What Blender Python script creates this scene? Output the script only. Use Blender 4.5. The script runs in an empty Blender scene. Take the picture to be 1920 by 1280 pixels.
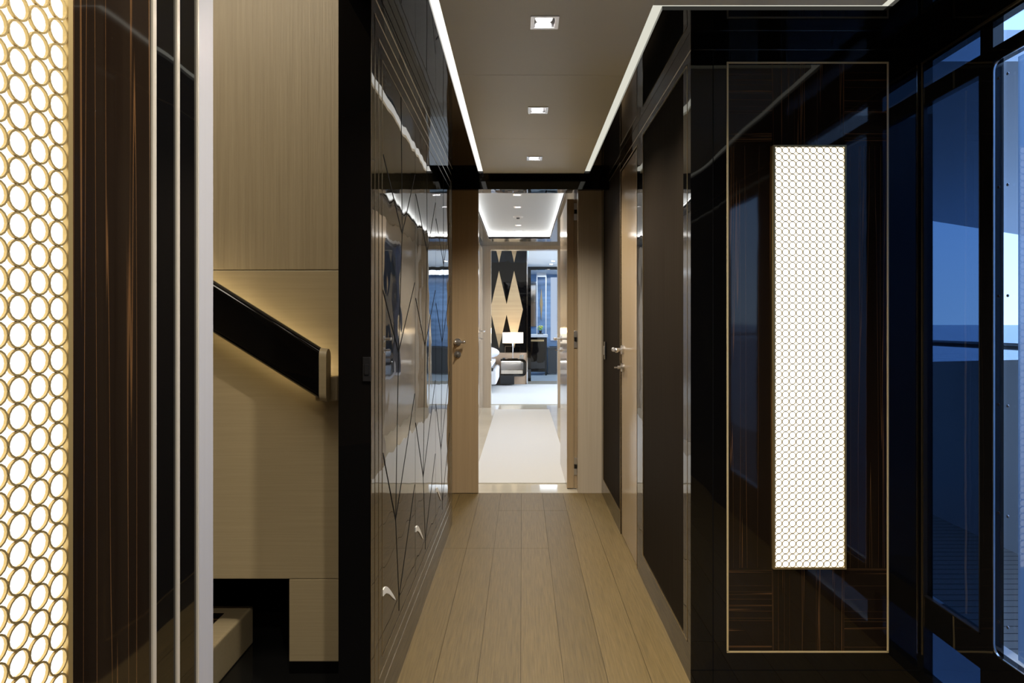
import bpy, bmesh, math, random
from mathutils import Vector, Matrix
random.seed(4)
C = bpy.context.scene.collection
F = 1230.0; VX = 979.0; VY = 607.0; EH = 1.2      # focal length in px, vanishing point, eye height

def wx(px, d): return (px - VX) * d / F
def wz(py, d): return EH - (py - VY) * d / F
def dl(px, X): return X * F / (px - VX)            # depth of an image column on a side wall x = X
def lin(r, g, b):
    f = lambda c: (c/255/12.92) if c/255 <= .04045 else ((c/255+.055)/1.055)**2.4
    return (f(r), f(g), f(b), 1)

# ------------------------------------------------------------------ materials
def newmat(name):
    m = bpy.data.materials.new(name); m.use_nodes = True
    nt = m.node_tree; b = nt.nodes['Principled BSDF']
    return m, nt, b
def N(nt, t, **kw):
    n = nt.nodes.new(t)
    for k, v in kw.items(): setattr(n, k, v)
    return n
def L(nt, a, b): nt.links.new(a, b)
def coords(nt, scale=(1, 1, 1)):
    tc = N(nt, 'ShaderNodeTexCoord'); mp = N(nt, 'ShaderNodeMapping')
    mp.inputs['Scale'].default_value = scale
    L(nt, tc.outputs['Object'], mp.inputs['Vector'])
    return mp.outputs['Vector']
def bump(nt, b, height, dist, strength=1.0, prev=None):
    bp = N(nt, 'ShaderNodeBump'); bp.inputs['Distance'].default_value = dist; bp.inputs['Strength'].default_value = strength
    L(nt, height, bp.inputs['Height'])
    if prev: L(nt, prev, bp.inputs['Normal'])
    L(nt, bp.outputs['Normal'], b.inputs['Normal'])
    return bp.outputs['Normal']
def simple(name, col, rough=.5, metal=0, ior=1.5, emit=None, es=0, noise=None, wavy=0):
    m, nt, b = newmat(name)
    b.inputs['Base Color'].default_value = col; b.inputs['Roughness'].default_value = rough
    b.inputs['Metallic'].default_value = metal; b.inputs['IOR'].default_value = ior
    if emit: b.inputs['Emission Color'].default_value = emit; b.inputs['Emission Strength'].default_value = es
    if noise:      # (scale vec, colour variation, bump)
        v = coords(nt, noise[0]); nz = N(nt, 'ShaderNodeTexNoise'); nz.inputs['Scale'].default_value = 1; nz.inputs['Detail'].default_value = 4
        L(nt, v, nz.inputs['Vector'])
        mx = N(nt, 'ShaderNodeMix', data_type='RGBA')
        k = noise[1]
        mx.inputs[6].default_value = tuple(c*(1-k) for c in col[:3]) + (1,)
        mx.inputs[7].default_value = tuple(min(1, c*(1+k)) for c in col[:3]) + (1,)
        L(nt, nz.outputs['Fac'], mx.inputs[0]); L(nt, mx.outputs[2], b.inputs['Base Color'])
        if noise[2]: bump(nt, b, nz.outputs['Fac'], noise[2])
    if wavy:
        v = coords(nt, (1, 1, 1)); nz = N(nt, 'ShaderNodeTexNoise'); nz.inputs['Scale'].default_value = 5; nz.inputs['Detail'].default_value = 1
        L(nt, v, nz.inputs['Vector']); bump(nt, b, nz.outputs['Fac'], wavy)
    return m
def emis(name, col, s):
    m = bpy.data.materials.new(name); m.use_nodes = True; nt = m.node_tree; nt.nodes.clear()
    e = N(nt, 'ShaderNodeEmission'); o = N(nt, 'ShaderNodeOutputMaterial')
    e.inputs[0].default_value = col; e.inputs[1].default_value = s; L(nt, e.outputs[0], o.inputs[0]); return m
def glass(name, tint, ior=1.5, wavy=0.0):
    m = bpy.data.materials.new(name); m.use_nodes = True; nt = m.node_tree; nt.nodes.clear()
    t = N(nt, 'ShaderNodeBsdfTransparent'); t.inputs[0].default_value = tint
    g = N(nt, 'ShaderNodeBsdfGlossy'); g.inputs['Roughness'].default_value = 0.0
    fr = N(nt, 'ShaderNodeFresnel'); gm = N(nt, 'ShaderNodeNewGeometry'); ir = N(nt, 'ShaderNodeMapRange'); ir.inputs[3].default_value = ior; ir.inputs[4].default_value = 1/ior
    L(nt, gm.outputs['Backfacing'], ir.inputs[0]); L(nt, ir.outputs[0], fr.inputs[0])
    mx = N(nt, 'ShaderNodeMixShader'); o = N(nt, 'ShaderNodeOutputMaterial')
    L(nt, fr.outputs[0], mx.inputs[0]); L(nt, t.outputs[0], mx.inputs[1]); L(nt, g.outputs[0], mx.inputs[2]); L(nt, mx.outputs[0], o.inputs[0])
    if wavy:
        v = coords(nt); nz = N(nt, 'ShaderNodeTexNoise'); nz.inputs['Scale'].default_value = 4
        L(nt, v, nz.inputs['Vector']); bp = N(nt, 'ShaderNodeBump'); bp.inputs['Distance'].default_value = wavy
        L(nt, nz.outputs['Fac'], bp.inputs['Height']); L(nt, bp.outputs[0], g.inputs['Normal'])
    return m
def grain(name, c0, c1, axis, rough, scale=60, streak=None, ior=1.5, bumpd=0, wavy=0):
    """wood: fine streaks running along one axis"""
    m, nt, b = newmat(name)
    s = [scale]*3; s['xyz'.index(axis)] = scale*.02
    v = coords(nt, tuple(s)); nz = N(nt, 'ShaderNodeTexNoise'); nz.inputs['Scale'].default_value = 1; nz.inputs['Detail'].default_value = 5; nz.inputs['Roughness'].default_value = .65
    L(nt, v, nz.inputs['Vector'])
    cr = N(nt, 'ShaderNodeValToRGB'); cr.color_ramp.elements[0].position = .3; cr.color_ramp.elements[0].color = c0
    cr.color_ramp.elements[1].position = .7; cr.color_ramp.elements[1].color = c1
    L(nt, nz.outputs['Fac'], cr.inputs[0]); col = cr.outputs[0]
    if streak:          # sparse bright veins (macassar ebony)
        s2 = [38.0]*3; s2['xyz'.index(axis)] = .35
        v2 = coords(nt, tuple(s2)); n2 = N(nt, 'ShaderNodeTexNoise'); n2.inputs['Scale'].default_value = 1.0; n2.inputs['Detail'].default_value = 2
        L(nt, v2, n2.inputs['Vector'])
        r2 = N(nt, 'ShaderNodeValToRGB'); e = r2.color_ramp.elements
        e[0].position = .490; e[0].color = (0, 0, 0, 1); e[1].position = .5; e[1].color = (1, 1, 1, 1)
        x = e.new(.510); x.color = (0, 0, 0, 1)
        L(nt, n2.outputs['Fac'], r2.inputs[0])
        mx = N(nt, 'ShaderNodeMix', data_type='RGBA'); mx.inputs[7].default_value = streak
        L(nt, r2.outputs[0], mx.inputs[0]); L(nt, col, mx.inputs[6]); col = mx.outputs[2]
    L(nt, col, b.inputs['Base Color']); b.inputs['Roughness'].default_value = rough; b.inputs['IOR'].default_value = ior
    if bumpd: bump(nt, b, nz.outputs['Fac'], bumpd)
    if wavy:
        v3 = coords(nt); n3 = N(nt, 'ShaderNodeTexNoise'); n3.inputs['Scale'].default_value = 5; n3.inputs['Detail'].default_value = 1
        L(nt, v3, n3.inputs['Vector']); bump(nt, b, n3.outputs['Fac'], wavy)
    return m

def plank_mat():
    m, nt, b = newmat('oak_planks')
    tc = N(nt, 'ShaderNodeTexCoord'); sx = N(nt, 'ShaderNodeSeparateXYZ'); L(nt, tc.outputs['Object'], sx.inputs[0])
    a = N(nt, 'ShaderNodeMath', operation='ADD'); a.inputs[1].default_value = .005; L(nt, sx.outputs[0], a.inputs[0])
    d = N(nt, 'ShaderNodeMath', operation='DIVIDE'); d.inputs[1].default_value = .1465; L(nt, a.outputs[0], d.inputs[0])
    fl = N(nt, 'ShaderNodeMath', operation='FLOOR'); L(nt, d.outputs[0], fl.inputs[0])
    wn = N(nt, 'ShaderNodeTexWhiteNoise', noise_dimensions='1D'); L(nt, fl.outputs[0], wn.inputs['W'])
    off = N(nt, 'ShaderNodeMath', operation='MULTIPLY'); off.inputs[1].default_value = 7.3; L(nt, fl.outputs[0], off.inputs[0])
    yy = N(nt, 'ShaderNodeMath', operation='ADD'); L(nt, sx.outputs[1], yy.inputs[0]); L(nt, off.outputs[0], yy.inputs[1])
    cb = N(nt, 'ShaderNodeCombineXYZ'); L(nt, sx.outputs[0], cb.inputs[0]); L(nt, yy.outputs[0], cb.inputs[1])
    mp = N(nt, 'ShaderNodeMapping'); mp.inputs['Scale'].default_value = (190, 5, 1); L(nt, cb.outputs[0], mp.inputs[0])
    nz = N(nt, 'ShaderNodeTexNoise'); nz.inputs['Scale'].default_value = 1; nz.inputs['Detail'].default_value = 5; nz.inputs['Roughness'].default_value = .7
    L(nt, mp.outputs[0], nz.inputs['Vector'])
    cr = N(nt, 'ShaderNodeValToRGB'); cr.color_ramp.elements[0].position = .32; cr.color_ramp.elements[0].color = (.104, .070, .023, 1)
    cr.color_ramp.elements[1].position = .62; cr.color_ramp.elements[1].color = (.185, .127, .048, 1)
    L(nt, nz.outputs['Fac'], cr.inputs[0])
    hs = N(nt, 'ShaderNodeHueSaturation'); mr = N(nt, 'ShaderNodeMapRange'); mr.inputs[3].default_value = .86; mr.inputs[4].default_value = 1.12
    L(nt, wn.outputs['Value'], mr.inputs[0]); L(nt, mr.outputs[0], hs.inputs['Value']); L(nt, cr.outputs[0], hs.inputs['Color'])
    L(nt, hs.outputs[0], b.inputs['Base Color']); b.inputs['Roughness'].default_value = .42
    bump(nt, b, nz.outputs['Fac'], .0006)
    return m

M = {}
M['black'] = simple('black_lacquer', (.0035, .0033, .0035, 1), .02, ior=1.55, wavy=.0012)
M['soffit'] = simple('black_gloss_soffit', (.0035, .0033, .0032, 1), .03, ior=1.5, wavy=.0006)
M['cab'] = simple('dark_cabinet_lacquer', (.006, .005, .003, 1), .012, ior=1.5, wavy=.0010)
M['mac_z'] = grain('macassar_vertical', (.010, .006, .004, 1), (.017, .011, .007, 1), 'z', .04, 40, (.12, .06, .025, 1), wavy=.0006)
M['mac_x'] = grain('macassar_horizontal', (.010, .006, .004, 1), (.017, .011, .007, 1), 'x', .04, 40, (.12, .06, .025, 1), wavy=.0006)
M['oak'] = plank_mat()
M['gapdark'] = simple('plank_gap', (.05, .035, .018, 1), .8)
M['brass'] = simple('brass', (.50, .37, .16, 1), .4, .8)
M['brassedge'] = simple('bronze_edge', (.55, .43, .25, 1), .3, 1)
M['handle_white'] = simple('pale_metal_handle', (.85, .83, .78, 1), .5)
M['creamline'] = simple('champagne_strip', (.74, .69, .60, 1), .3, .45)
M['goldline'] = simple('bright_brass_line', (.88, .70, .38, 1), .45, .35)
M['chrome'] = simple('chrome', (.85, .85, .87, 1), .07, 1)
M['satin'] = simple('satin_nickel', (.80, .80, .82, 1), .3, 1)
M['inlay'] = simple('champagne_inlay', (.75, .66, .52, 1), .2, 1)
M['groove'] = simple('dark_groove', (.006, .006, .007, 1), .8)
M['groove'].node_tree.nodes['Principled BSDF'].inputs['Specular IOR Level'].default_value = .05
M['white_metal'] = simple('brushed_aluminium_paint', (.42, .42, .46, 1), .35, 0, noise=((200, 200, 3), .05, .0001))
M['leather_up'] = grain('bark_textured_leather', (.36, .285, .175, 1), (.44, .355, .225, 1), 'z', .42, 130, bumpd=.0016)
M['leather_lo'] = grain('smooth_beige_leather', (.40, .32, .19, 1), (.45, .36, .22, 1), 'x', .42, 120, bumpd=.0004)
M['darkleather'] = grain('dark_brown_grasscloth', (.018, .013, .009, 1), (.026, .020, .014, 1), 'z', .6, 90, bumpd=.0006)
M['ceil'] = simple('taupe_ceiling', (.84, .82, .68, 1), .38, noise=((2, 2, 2), .03, 0))
M['white'] = simple('white_paint', (.8, .8, .8, 1), .5)
M['strip'] = emis('cove_diffuser', (1, .98, .84, 1), .72)
M['strip_left'] = emis('cove_diffuser_white', (1, .97, .9, 1), 1.15)
M['ledwhite'] = emis('led_cove', (1, .97, .92, 1), 9)
M['lamp'] = emis('lamp_disc', (1, .96, .88, 1), 25)
M['sconce'] = emis('sconce_backlight', (1, .95, .84, 1), 1.9)
M['ledwarm'] = emis('handrail_led', (1, .8, .45, 1), 25)
M['wood_z'] = grain('pale_sycamore', (.40, .295, .18, 1), (.46, .34, .21, 1), 'z', .12, 60, wavy=.0008)
M['wood_light'] = grain('pale_limed_oak', (.56, .47, .36, 1), (.64, .55, .44, 1), 'z', .14, 60)
M['marble'] = simple('cream_marble', (.66, .60, .48, 1), .06, noise=((2.2, 2.2, 2.2), .22, 0))
M['blackfloor'] = simple('black_marble', (.008, .008, .008, 1), .05)
M['carpet'] = simple('cream_carpet', (.76, .75, .72, 1), .95, noise=((260, 260, 260), .08, .002))
M['lobceil'] = simple('lobby_ceiling', (.60, .64, .68, 1), .5)
M['greysoff'] = simple('grey_gloss_soffit', (.18, .165, .14, 1), .08)
M['blackpl'] = simple('black_plastic', (.01, .01, .011, 1), .25)
M['linen'] = simple('white_linen', (.82, .83, .87, 1), .8, noise=((14, 14, 14), .03, .01))
M['tan'] = grain('tan_leather_tile', (.42, .29, .16, 1), (.50, .36, .20, 1), 'x', .4, 30)
M['peach'] = simple('peach_panel', (.62, .44, .30, 1), .3)
M['shade'] = simple('lamp_shade', (.85, .75, .6, 1), .7, emit=(1, .80, .55, 1), es=.75)
M['bluemarble'] = simple('blue_marble', (.22, .36, .58, 1), .12, noise=((1.5, 1.5, 9), .6, 0))
M['bathtile'] = simple('pale_blue_tile', (.55, .63, .68, 1), .2, noise=((5, 5, 5), .1, 0))
M['charcoal'] = simple('charcoal_tub', (.06, .07, .08, 1), .3)
M['green'] = simple('leaf_green', (.25, .5, .08, 1), .5)
M['yellow'] = simple('yellow_petals', (.8, .75, .15, 1), .5)
M['teak'] = None
M['glass'] = glass('clear_glass', (.93, .96, 1, 1))
M['tinted'] = glass('tinted_glass', (.27, .36, .48, 1), wavy=.002)
M['seam'] = simple('seam_shadow', (.16, .14, .11, 1), .6)
M['deckwhite'] = simple('yacht_white_paint', (.80, .83, .86, 1), .25)
M['lobglass'] = glass('lobby_glass', (.30, .38, .46, 1))
M['bathglass'] = glass('bath_glass', (.8, .9, .97, 1))

def teak():
    m, nt, b = newmat('teak_deck')
    tc = N(nt, 'ShaderNodeTexCoord'); sx = N(nt, 'ShaderNodeSeparateXYZ'); L(nt, tc.outputs['Object'], sx.inputs[0])
    d = N(nt, 'ShaderNodeMath', operation='DIVIDE'); d.inputs[1].default_value = .062; L(nt, sx.outputs[1], d.inputs[0])
    f = N(nt, 'ShaderNodeMath', operation='FRACT'); L(nt, d.outputs[0], f.inputs[0])
    g = N(nt, 'ShaderNodeMath', operation='LESS_THAN'); g.inputs[1].default_value = .1; L(nt, f.outputs[0], g.inputs[0])
    mx = N(nt, 'ShaderNodeMix', data_type='RGBA'); mx.inputs[6].default_value = (.42, .38, .33, 1); mx.inputs[7].default_value = (.02, .02, .02, 1)
    L(nt, g.outputs[0], mx.inputs[0]); L(nt, mx.outputs[2], b.inputs['Base Color']); b.inputs['Roughness'].default_value = .6
    return m
M['teak'] = teak()
def sea():
    m, nt, b = newmat('sea_water'); b.inputs['Base Color'].default_value = (.10, .19, .30, 1); b.inputs['Roughness'].default_value = .25
    v = coords(nt, (.4, .4, .4)); nz = N(nt, 'ShaderNodeTexNoise'); nz.inputs['Scale'].default_value = 1; nz.inputs['Detail'].default_value = 6
    L(nt, v, nz.inputs['Vector']); bump(nt, b, nz.outputs['Fac'], .6); return m
M['sea'] = sea()

M['darkleather'].node_tree.nodes['Principled BSDF'].inputs['Specular IOR Level'].default_value = .015
# ------------------------------------------------------------------ mesh helpers
def B(): return bmesh.new()
def box(bm, x0, x1, y0, y1, z0, z1):
    x0, x1 = min(x0, x1), max(x0, x1); y0, y1 = min(y0, y1), max(y0, y1); z0, z1 = min(z0, z1), max(z0, z1)
    v = [bm.verts.new(p) for p in ((x0,y0,z0),(x1,y0,z0),(x1,y1,z0),(x0,y1,z0),(x0,y0,z1),(x1,y0,z1),(x1,y1,z1),(x0,y1,z1))]
    for f in ((0,3,2,1),(4,5,6,7),(0,1,5,4),(1,2,6,5),(2,3,7,6),(3,0,4,7)): bm.faces.new([v[i] for i in f])
    return bm
def bbox(bm, x0, x1, y0, y1, z0, z1, r=.003, seg=2):
    t = B(); box(t, x0, x1, y0, y1, z0, z1)
    bmesh.ops.bevel(t, geom=t.edges[:], offset=r, segments=seg, affect='EDGES', profile=.6)
    merge(bm, t); return bm
def merge(bm, t):
    me = bpy.data.meshes.new('tmp'); t.to_mesh(me); t.free(); bm.from_mesh(me); bpy.data.meshes.remove(me)
def prism(bm, pts, axis, a0, a1):
    """pts: 2D outline; axis 'x': pts=(y,z); 'y': (x,z); 'z': (x,y)"""
    def P(p, a): return {'x': (a, p[0], p[1]), 'y': (p[0], a, p[1]), 'z': (p[0], p[1], a)}[axis]
    va = [bm.verts.new(P(p, a0)) for p in pts]; vb = [bm.verts.new(P(p, a1)) for p in pts]
    bm.faces.new(va); bm.faces.new(vb[::-1]); n = len(pts)
    for i in range(n): bm.faces.new((va[i], vb[i], vb[(i+1) % n], va[(i+1) % n]))
    return bm
def tube(bm, p0, p1, r, seg=12, r1=None):
    p0 = Vector(p0); p1 = Vector(p1); d = (p1-p0); n = d.normalized()
    a = n.orthogonal().normalized(); b = n.cross(a); r1 = r if r1 is None else r1
    A = [bm.verts.new(p0 + (a*math.cos(t)+b*math.sin(t))*r) for t in [2*math.pi*i/seg for i in range(seg)]]
    D = [bm.verts.new(p1 + (a*math.cos(t)+b*math.sin(t))*r1) for t in [2*math.pi*i/seg for i in range(seg)]]
    bm.faces.new(A[::-1]); bm.faces.new(D)
    for i in range(seg): bm.faces.new((A[i], A[(i+1) % seg], D[(i+1) % seg], D[i]))
def blob(bm, c, r, seg=12):
    t = B(); bmesh.ops.create_uvsphere(t, u_segments=seg, v_segments=max(6, seg//2), radius=1)
    bmesh.ops.scale(t, vec=r, verts=t.verts); bmesh.ops.translate(t, vec=c, verts=t.verts); merge(bm, t)
def obj(name, bm, mat, parent=None, smooth=False):
    bmesh.ops.recalc_face_normals(bm, faces=bm.faces)
    me = bpy.data.meshes.new(name); bm.to_mesh(me); bm.free()
    if mat: me.materials.append(mat)
    if smooth:
        for p in me.polygons: p.use_smooth = True
        try: me.set_sharp_from_angle(angle=math.radians(35))
        except Exception: pass
    o = bpy.data.objects.new(name, me); C.objects.link(o)
    if parent:
        o.parent = parent; o.matrix_parent_inverse = Matrix.Translation(parent.matrix_world.translation).inverted() if False else Matrix.Identity(4)
    return o
def struct(name, bm, mat, parent=None, label=None):
    o = obj(name, bm, mat, parent)
    if not parent: o['kind'] = 'structure'
    if label: o['label'] = label
    return o
def thing(name, label, cat, loc=(0, 0, 0), group=None, rotz=0):
    o = bpy.data.objects.new(name, None); C.objects.link(o); o.location = loc; o.rotation_euler = (0, 0, rotz)
    o.empty_display_size = .05
    o['label'] = label; o['category'] = cat
    if group: o['group'] = group
    return o
def tag(o, label, cat, group=None):
    o['label'] = label; o['category'] = cat
    if group: o['group'] = group
    return o
def sroot(name, loc=(0, 0, 0), label=None):
    o = bpy.data.objects.new(name, None); C.objects.link(o); o.location = loc; o['kind'] = 'structure'
    o.empty_display_size = .05
    if label: o['label'] = label
    return o
def grid_plate(bm, us, vs, a0, a1, axis, holes, U, V):
    """slab over rectangle U x V with rectangular holes; cells are boxes"""
    us = sorted({U[0], U[1]} | {h[0] for h in holes} | {h[1] for h in holes})
    vs = sorted({V[0], V[1]} | {h[2] for h in holes} | {h[3] for h in holes})
    us = [u for u in us if U[0] <= u <= U[1]]; vs = [v for v in vs if V[0] <= v <= V[1]]
    for i in range(len(us)-1):
        for j in range(len(vs)-1):
            cu = (us[i]+us[i+1])/2; cv = (vs[j]+vs[j+1])/2
            if any(h[0] < cu < h[1] and h[2] < cv < h[3] for h in holes): continue
            if axis == 'z': box(bm, us[i], us[i+1], vs[j], vs[j+1], a0, a1)
            if axis == 'y': box(bm, us[i], us[i+1], a0, a1, vs[j], vs[j+1])
            if axis == 'x': box(bm, a0, a1, us[i], us[i+1], vs[j], vs[j+1])
    return bm
def plate(axis, a0, a1, U, V, holes=()): return grid_plate(B(), None, None, a0, a1, axis, list(holes), U, V)

ZC = EH + .9465          # soffit / ceiling height of the near corridor
WL, WR, XS = -.419, .563, 1.33
# ------------------------------------------------------------------ floors
bm = B(); xs = [-.005 + .1465*k for k in range(-4, 11)]
for k in range(len(xs)-1):
    x0, x1 = xs[k]+.0009, xs[k+1]-.0009
    joints = [-3.0, -.4, 1.42, 3.508, 4.66] if x1 < .15 else [-3.0, .3, 1.9, 4.66]
    if -.16 < (x0+x1)/2 < .30: joints = joints[:-1] + [4.217, 4.66]
    x0 = max(x0, -.44); x1 = min(x1, 1.34)
    if x1 <= x0: continue
    for a, b_ in zip(joints, joints[1:]): box(bm, x0, x1, a+.0008, b_-.0008, -.02, 0)
fl = struct('floor', bm, M['oak'])
struct('floor', box(B(), -.44, 1.34, -3, 4.66, -.06, -.0035), M['gapdark'])
struct('floor', box(B(), -2.6, -.441, -3, 2.8, -.06, 0), M['blackfloor'])
struct('floor', box(B(), -.70, -.441, 2.801, 4.66, -.06, 0), M['oak'])
# lobby marble with border
struct('floor', box(B(), -1.2, 1.2, 4.66, 9.55, -.06, 0), M['marble'])
c = obj('carpet', bbox(B(), -.375, .38, 4.93, 9.17, .0, .008, .003), M['carpet']); tag(c, 'long pale cream carpet runner down the bright lobby floor', 'carpet')
struct('floor', box(B(), -4.5, 3.0, 9.55, 13.8, -.06, 0), M['marble'])
c = obj('carpet', bbox(B(), -4.2, 2.6, 9.75, 12.98, .0, .008, .003), M['carpet']); tag(c, 'wide cream bedroom carpet beside the bed', 'carpet')
struct('floor', box(B(), -.6, 2.6, 13.8, 18.4, -.06, 0), M['bathtile'])

# ------------------------------------------------------------------ ceiling of corridor + light fittings
dlx = .0705
near_lights = [(dlx, 2.06), (dlx, 2.905), (dlx, 3.75), (dlx, 1.2), (dlx, .35), (dlx, -.5)]
hh = .034
holes = [(x-hh, x+hh, y-hh, y+hh) for x, y in near_lights]
CI = (-.242, .389)       # ceiling panel edges in x
TE = 4.128; AE = 1.95    # far end of tray, far end of side arm
bm = B(); sy = [-3, -.93, -.07, .787, 1.643, 2.498, 3.355, TE]
for a, b_ in zip(sy, sy[1:]):
    grid_plate(bm, None, None, ZC, ZC+.03, 'z', [h for h in holes if a < (h[2]+h[3])/2 < b_], (CI[0], CI[1]), (a+.0012, b_-.0012))
box(bm, CI[1]+.001, 1.07, -3, AE, ZC, ZC+.03)
struct('ceiling', bm, M['ceil'])
# glowing slots beside the tray
struct('trim_1', box(B(), -.2735, CI[0], -3, TE-.01, ZC+.012, ZC+.02), M['strip_left'])
bm = B(); box(bm, CI[1], .4225, AE+.0, TE-.01, ZC+.012, ZC+.02); box(bm, CI[1], 1.07, AE, AE+.03, ZC+.012, ZC+.02)
box(bm, 1.07, 1.104, -3, AE+.03, ZC+.012, ZC+.02)
struct('trim_2', bm, M['strip'])
# slim brass lip on the ceiling tray edge
bm = B(); box(bm, CI[0]-.0012, CI[0], -3, TE, ZC-.001, ZC+.03); box(bm, CI[0], CI[1], TE, TE+.0015, ZC-.001, ZC+.03)
struct('trim_3', bm, M['brassedge'])
# glossy black soffit around
bm = B()
box(bm, -.506, -.2735, -3, TE-.01, ZC, ZC+.05); box(bm, -.62, 1.4, TE-.01, 4.645, ZC, ZC+.05)
box(bm, .4225, 1.4, AE+.03, TE-.01, ZC, ZC+.05); box(bm, 1.104, 1.4, -3, AE+.03, ZC, ZC+.05)
struct('ceiling', bm, M['soffit'])
struct('ceiling', box(B(), -.506, 1.4, -3, 4.645, ZC+.07, ZC+.12), M['black'])
struct('trim_16', box(B(), -.62, WR, 4.24, 4.265, 2.069, ZC-.0005), M['soffit'])

def downlight(loc, label, group, size=.044, power=60, spot=True, col=(1, .91, .76), ang=140):
    t = thing('ceiling_downlight', label, 'ceiling light', loc, group)
    s = size; i = size*.76; bm = B()
    for a in ((-s, s, -s, -i), (-s, s, i, s), (-s, -i, -i, i), (i, s, -i, i)): box(bm, a[0], a[1], a[2], a[3], -.0025, .0)
    obj('trim_frame', bm, M['satin'], t)
    bm = B(); w = .0015
    for a in ((-i, i, -i, -i+w), (-i, i, i-w, i), (-i, -i+w, -i, i), (i-w, i, -i, i)): box(bm, a[0], a[1], a[2], a[3], 0, .045)
    box(bm, -i, i, -i, i, .045, .047)
    obj('housing', bm, M['chrome'], t)
    bm = B(); tube(bm, (0, 0, .040), (0, 0, .0445), i*.8, 24)
    obj('lamp_disc', bm, M['lamp'], t)
    if spot:
        ld = bpy.data.lights.new('downlight_lamp', 'SPOT'); ld.energy = power; ld.color = col; ld.spot_size = math.radians(ang); ld.spot_blend = .8; ld.shadow_soft_size = .02
        lo = bpy.data.objects.new('downlight_lamp', ld); C.objects.link(lo); lo.location = (loc[0], loc[1], loc[2]-.006)
    return t
names = ['nearest the camera', 'second along the dark corridor', 'farthest of the dark corridor, before the doorway']
for k, (x, y) in enumerate(near_lights):
    if k < 3: downlight((x, y, ZC), 'square recessed downlight in the taupe ceiling, ' + names[k], 'square downlights of the near corridor')
    else: downlight((x, y, ZC), 'extra square recessed downlight in the taupe ceiling, out of frame', 'square downlights of the near corridor')  # extra downlights out of frame, continuing the row to light the corridor

# ------------------------------------------------------------------ right frontal wall + sconce
D1 = 2.191
def X1(px): return wx(px, D1)
def Z1(py): return wz(py, D1)
fx0, fx1, fz0, fz1 = X1(1364), X1(1664), Z1(1221), Z1(118)
struct('wall_front', plate('y', D1, D1+.10, (WR, XS-.0005), (0, ZC-.0005)), M['black'])
sx0, sx1, sz0, sz1 = X1(1447), X1(1583), Z1(1064), Z1(274)
# veneer fields
vx = thing('veneer_panel', 'large glossy ebony veneer panel framed by a thin brass line', 'wall panel', (0, 0, 0))
cx0, cx1 = X1(1447), X1(1583)
cz0, cz1 = sz0, sz1
bm = B(); box(bm, cx0, cx1, D1-.0012, D1-.0002, fz0, fz1); box(bm, fx0, cx0, D1-.0012, D1-.0002, cz0, cz1); box(bm, cx1, fx1, D1-.0012, D1-.0002, cz0, cz1)
obj('vertical_veneer', bm, M['mac_z'], vx)
for a, b_ in ((fx0, cx0), (cx1, fx1)):
    for c_, d_ in ((fz0, cz0), (cz1, fz1)): obj('horizontal_veneer', box(B(), a, b_, D1-.0012, D1-.0002, c_, d_), M['mac_x'], vx)
bm = B(); w = .0058; e = D1-.0025
box(bm, fx0-w/2, fx0+w/2, e, D1-.0002, fz0, fz1); box(bm, fx1-w/2, fx1+w/2, e, D1-.0002, fz0, fz1)
box(bm, fx0-w/2, fx1+w/2, e, D1-.0002, fz0-w/2, fz0+w/2); box(bm, fx0-w/2, fx1+w/2, e, D1-.0002, fz1-w/2, fz1+w/2)
obj('brass_border', bm, M['goldline'], vx)
# fine lines of the lacquered wall
bm = B(); g = .0012
box(bm, X1(1337)-g, X1(1337)+g, D1-.0006, D1, 0, Z1(93)); box(bm, X1(1295), XS, D1-.0006, D1, Z1(1256)-g, Z1(1256)+g)
struct('trim_4', bm, M['groove'])
bm = B(); g = .0009
box(bm, WR-.001, XS, D1-.0012, D1, Z1(93.5)-g, Z1(93.5)+g); box(bm, WR-.0012, WR+.0012, D1-.0012, D1+.001, Z1(93.5), ZC)
box(bm, WR-.0014, WR, D1, 4.6, Z1(93.5)-g, Z1(93.5)+g)
box(bm, X1(1719)-g, X1(1719)+g, D1-.001, D1, .1, Z1(118)); 
struct('trim_5', bm, M['inlay'])

def sconce_mesh_parts(t, W, H, nc, nr):
    """local frame: panel in XZ plane facing -Y, lower left corner at origin, front at y=-.014"""
    fw = .0062
    bm = B()
    box(bm, 0, fw, -.014, 0, 0, H); box(bm, W-fw, W, -.014, 0, 0, H); box(bm, fw, W-fw, -.014, 0, 0, fw); box(bm, fw, W-fw, -.014, 0, H-fw, H)
    obj('brass_frame', bm, M['brass'], t)
    obj('glowing_panel', box(B(), fw, W-fw, -.0088, 0, fw, H-fw), M['sconce'], t)
    pw = (W-2*fw)/nc; ph = (H-2*fw)/nr; bm = B(); seg = 16
    for i in range(nc):
        for j in range(nr):
            cx = fw+pw*(i+.5); cz = fw+ph*(j+.5); ro = 1.03; ri = .875
            rings = []
            for (r, y) in ((ro, -.0135), (ri, -.0135), (ri, -.0110), (ro, -.0110)):
                rings.append([bm.verts.new((cx+math.cos(2*math.pi*k/seg)*pw/2*r, y, cz+math.sin(2*math.pi*k/seg)*ph/2*r)) for k in range(seg)])
            for q in range(4):
                A, D = rings[q], rings[(q+1) % 4]
                for k in range(seg): bm.faces.new((A[k], A[(k+1) % seg], D[(k+1) % seg], D[k]))
    obj('ring_lattice', bm, M['brass'], t)
t = thing('wall_sconce', 'tall glowing white wall light with brass ring lattice on the ebony veneer panel', 'wall light', (sx0, D1-.0015, sz0), 'ring lattice wall lights')
sconce_mesh_parts(t, sx1-sx0, sz1-sz0, 10, 62)

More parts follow.
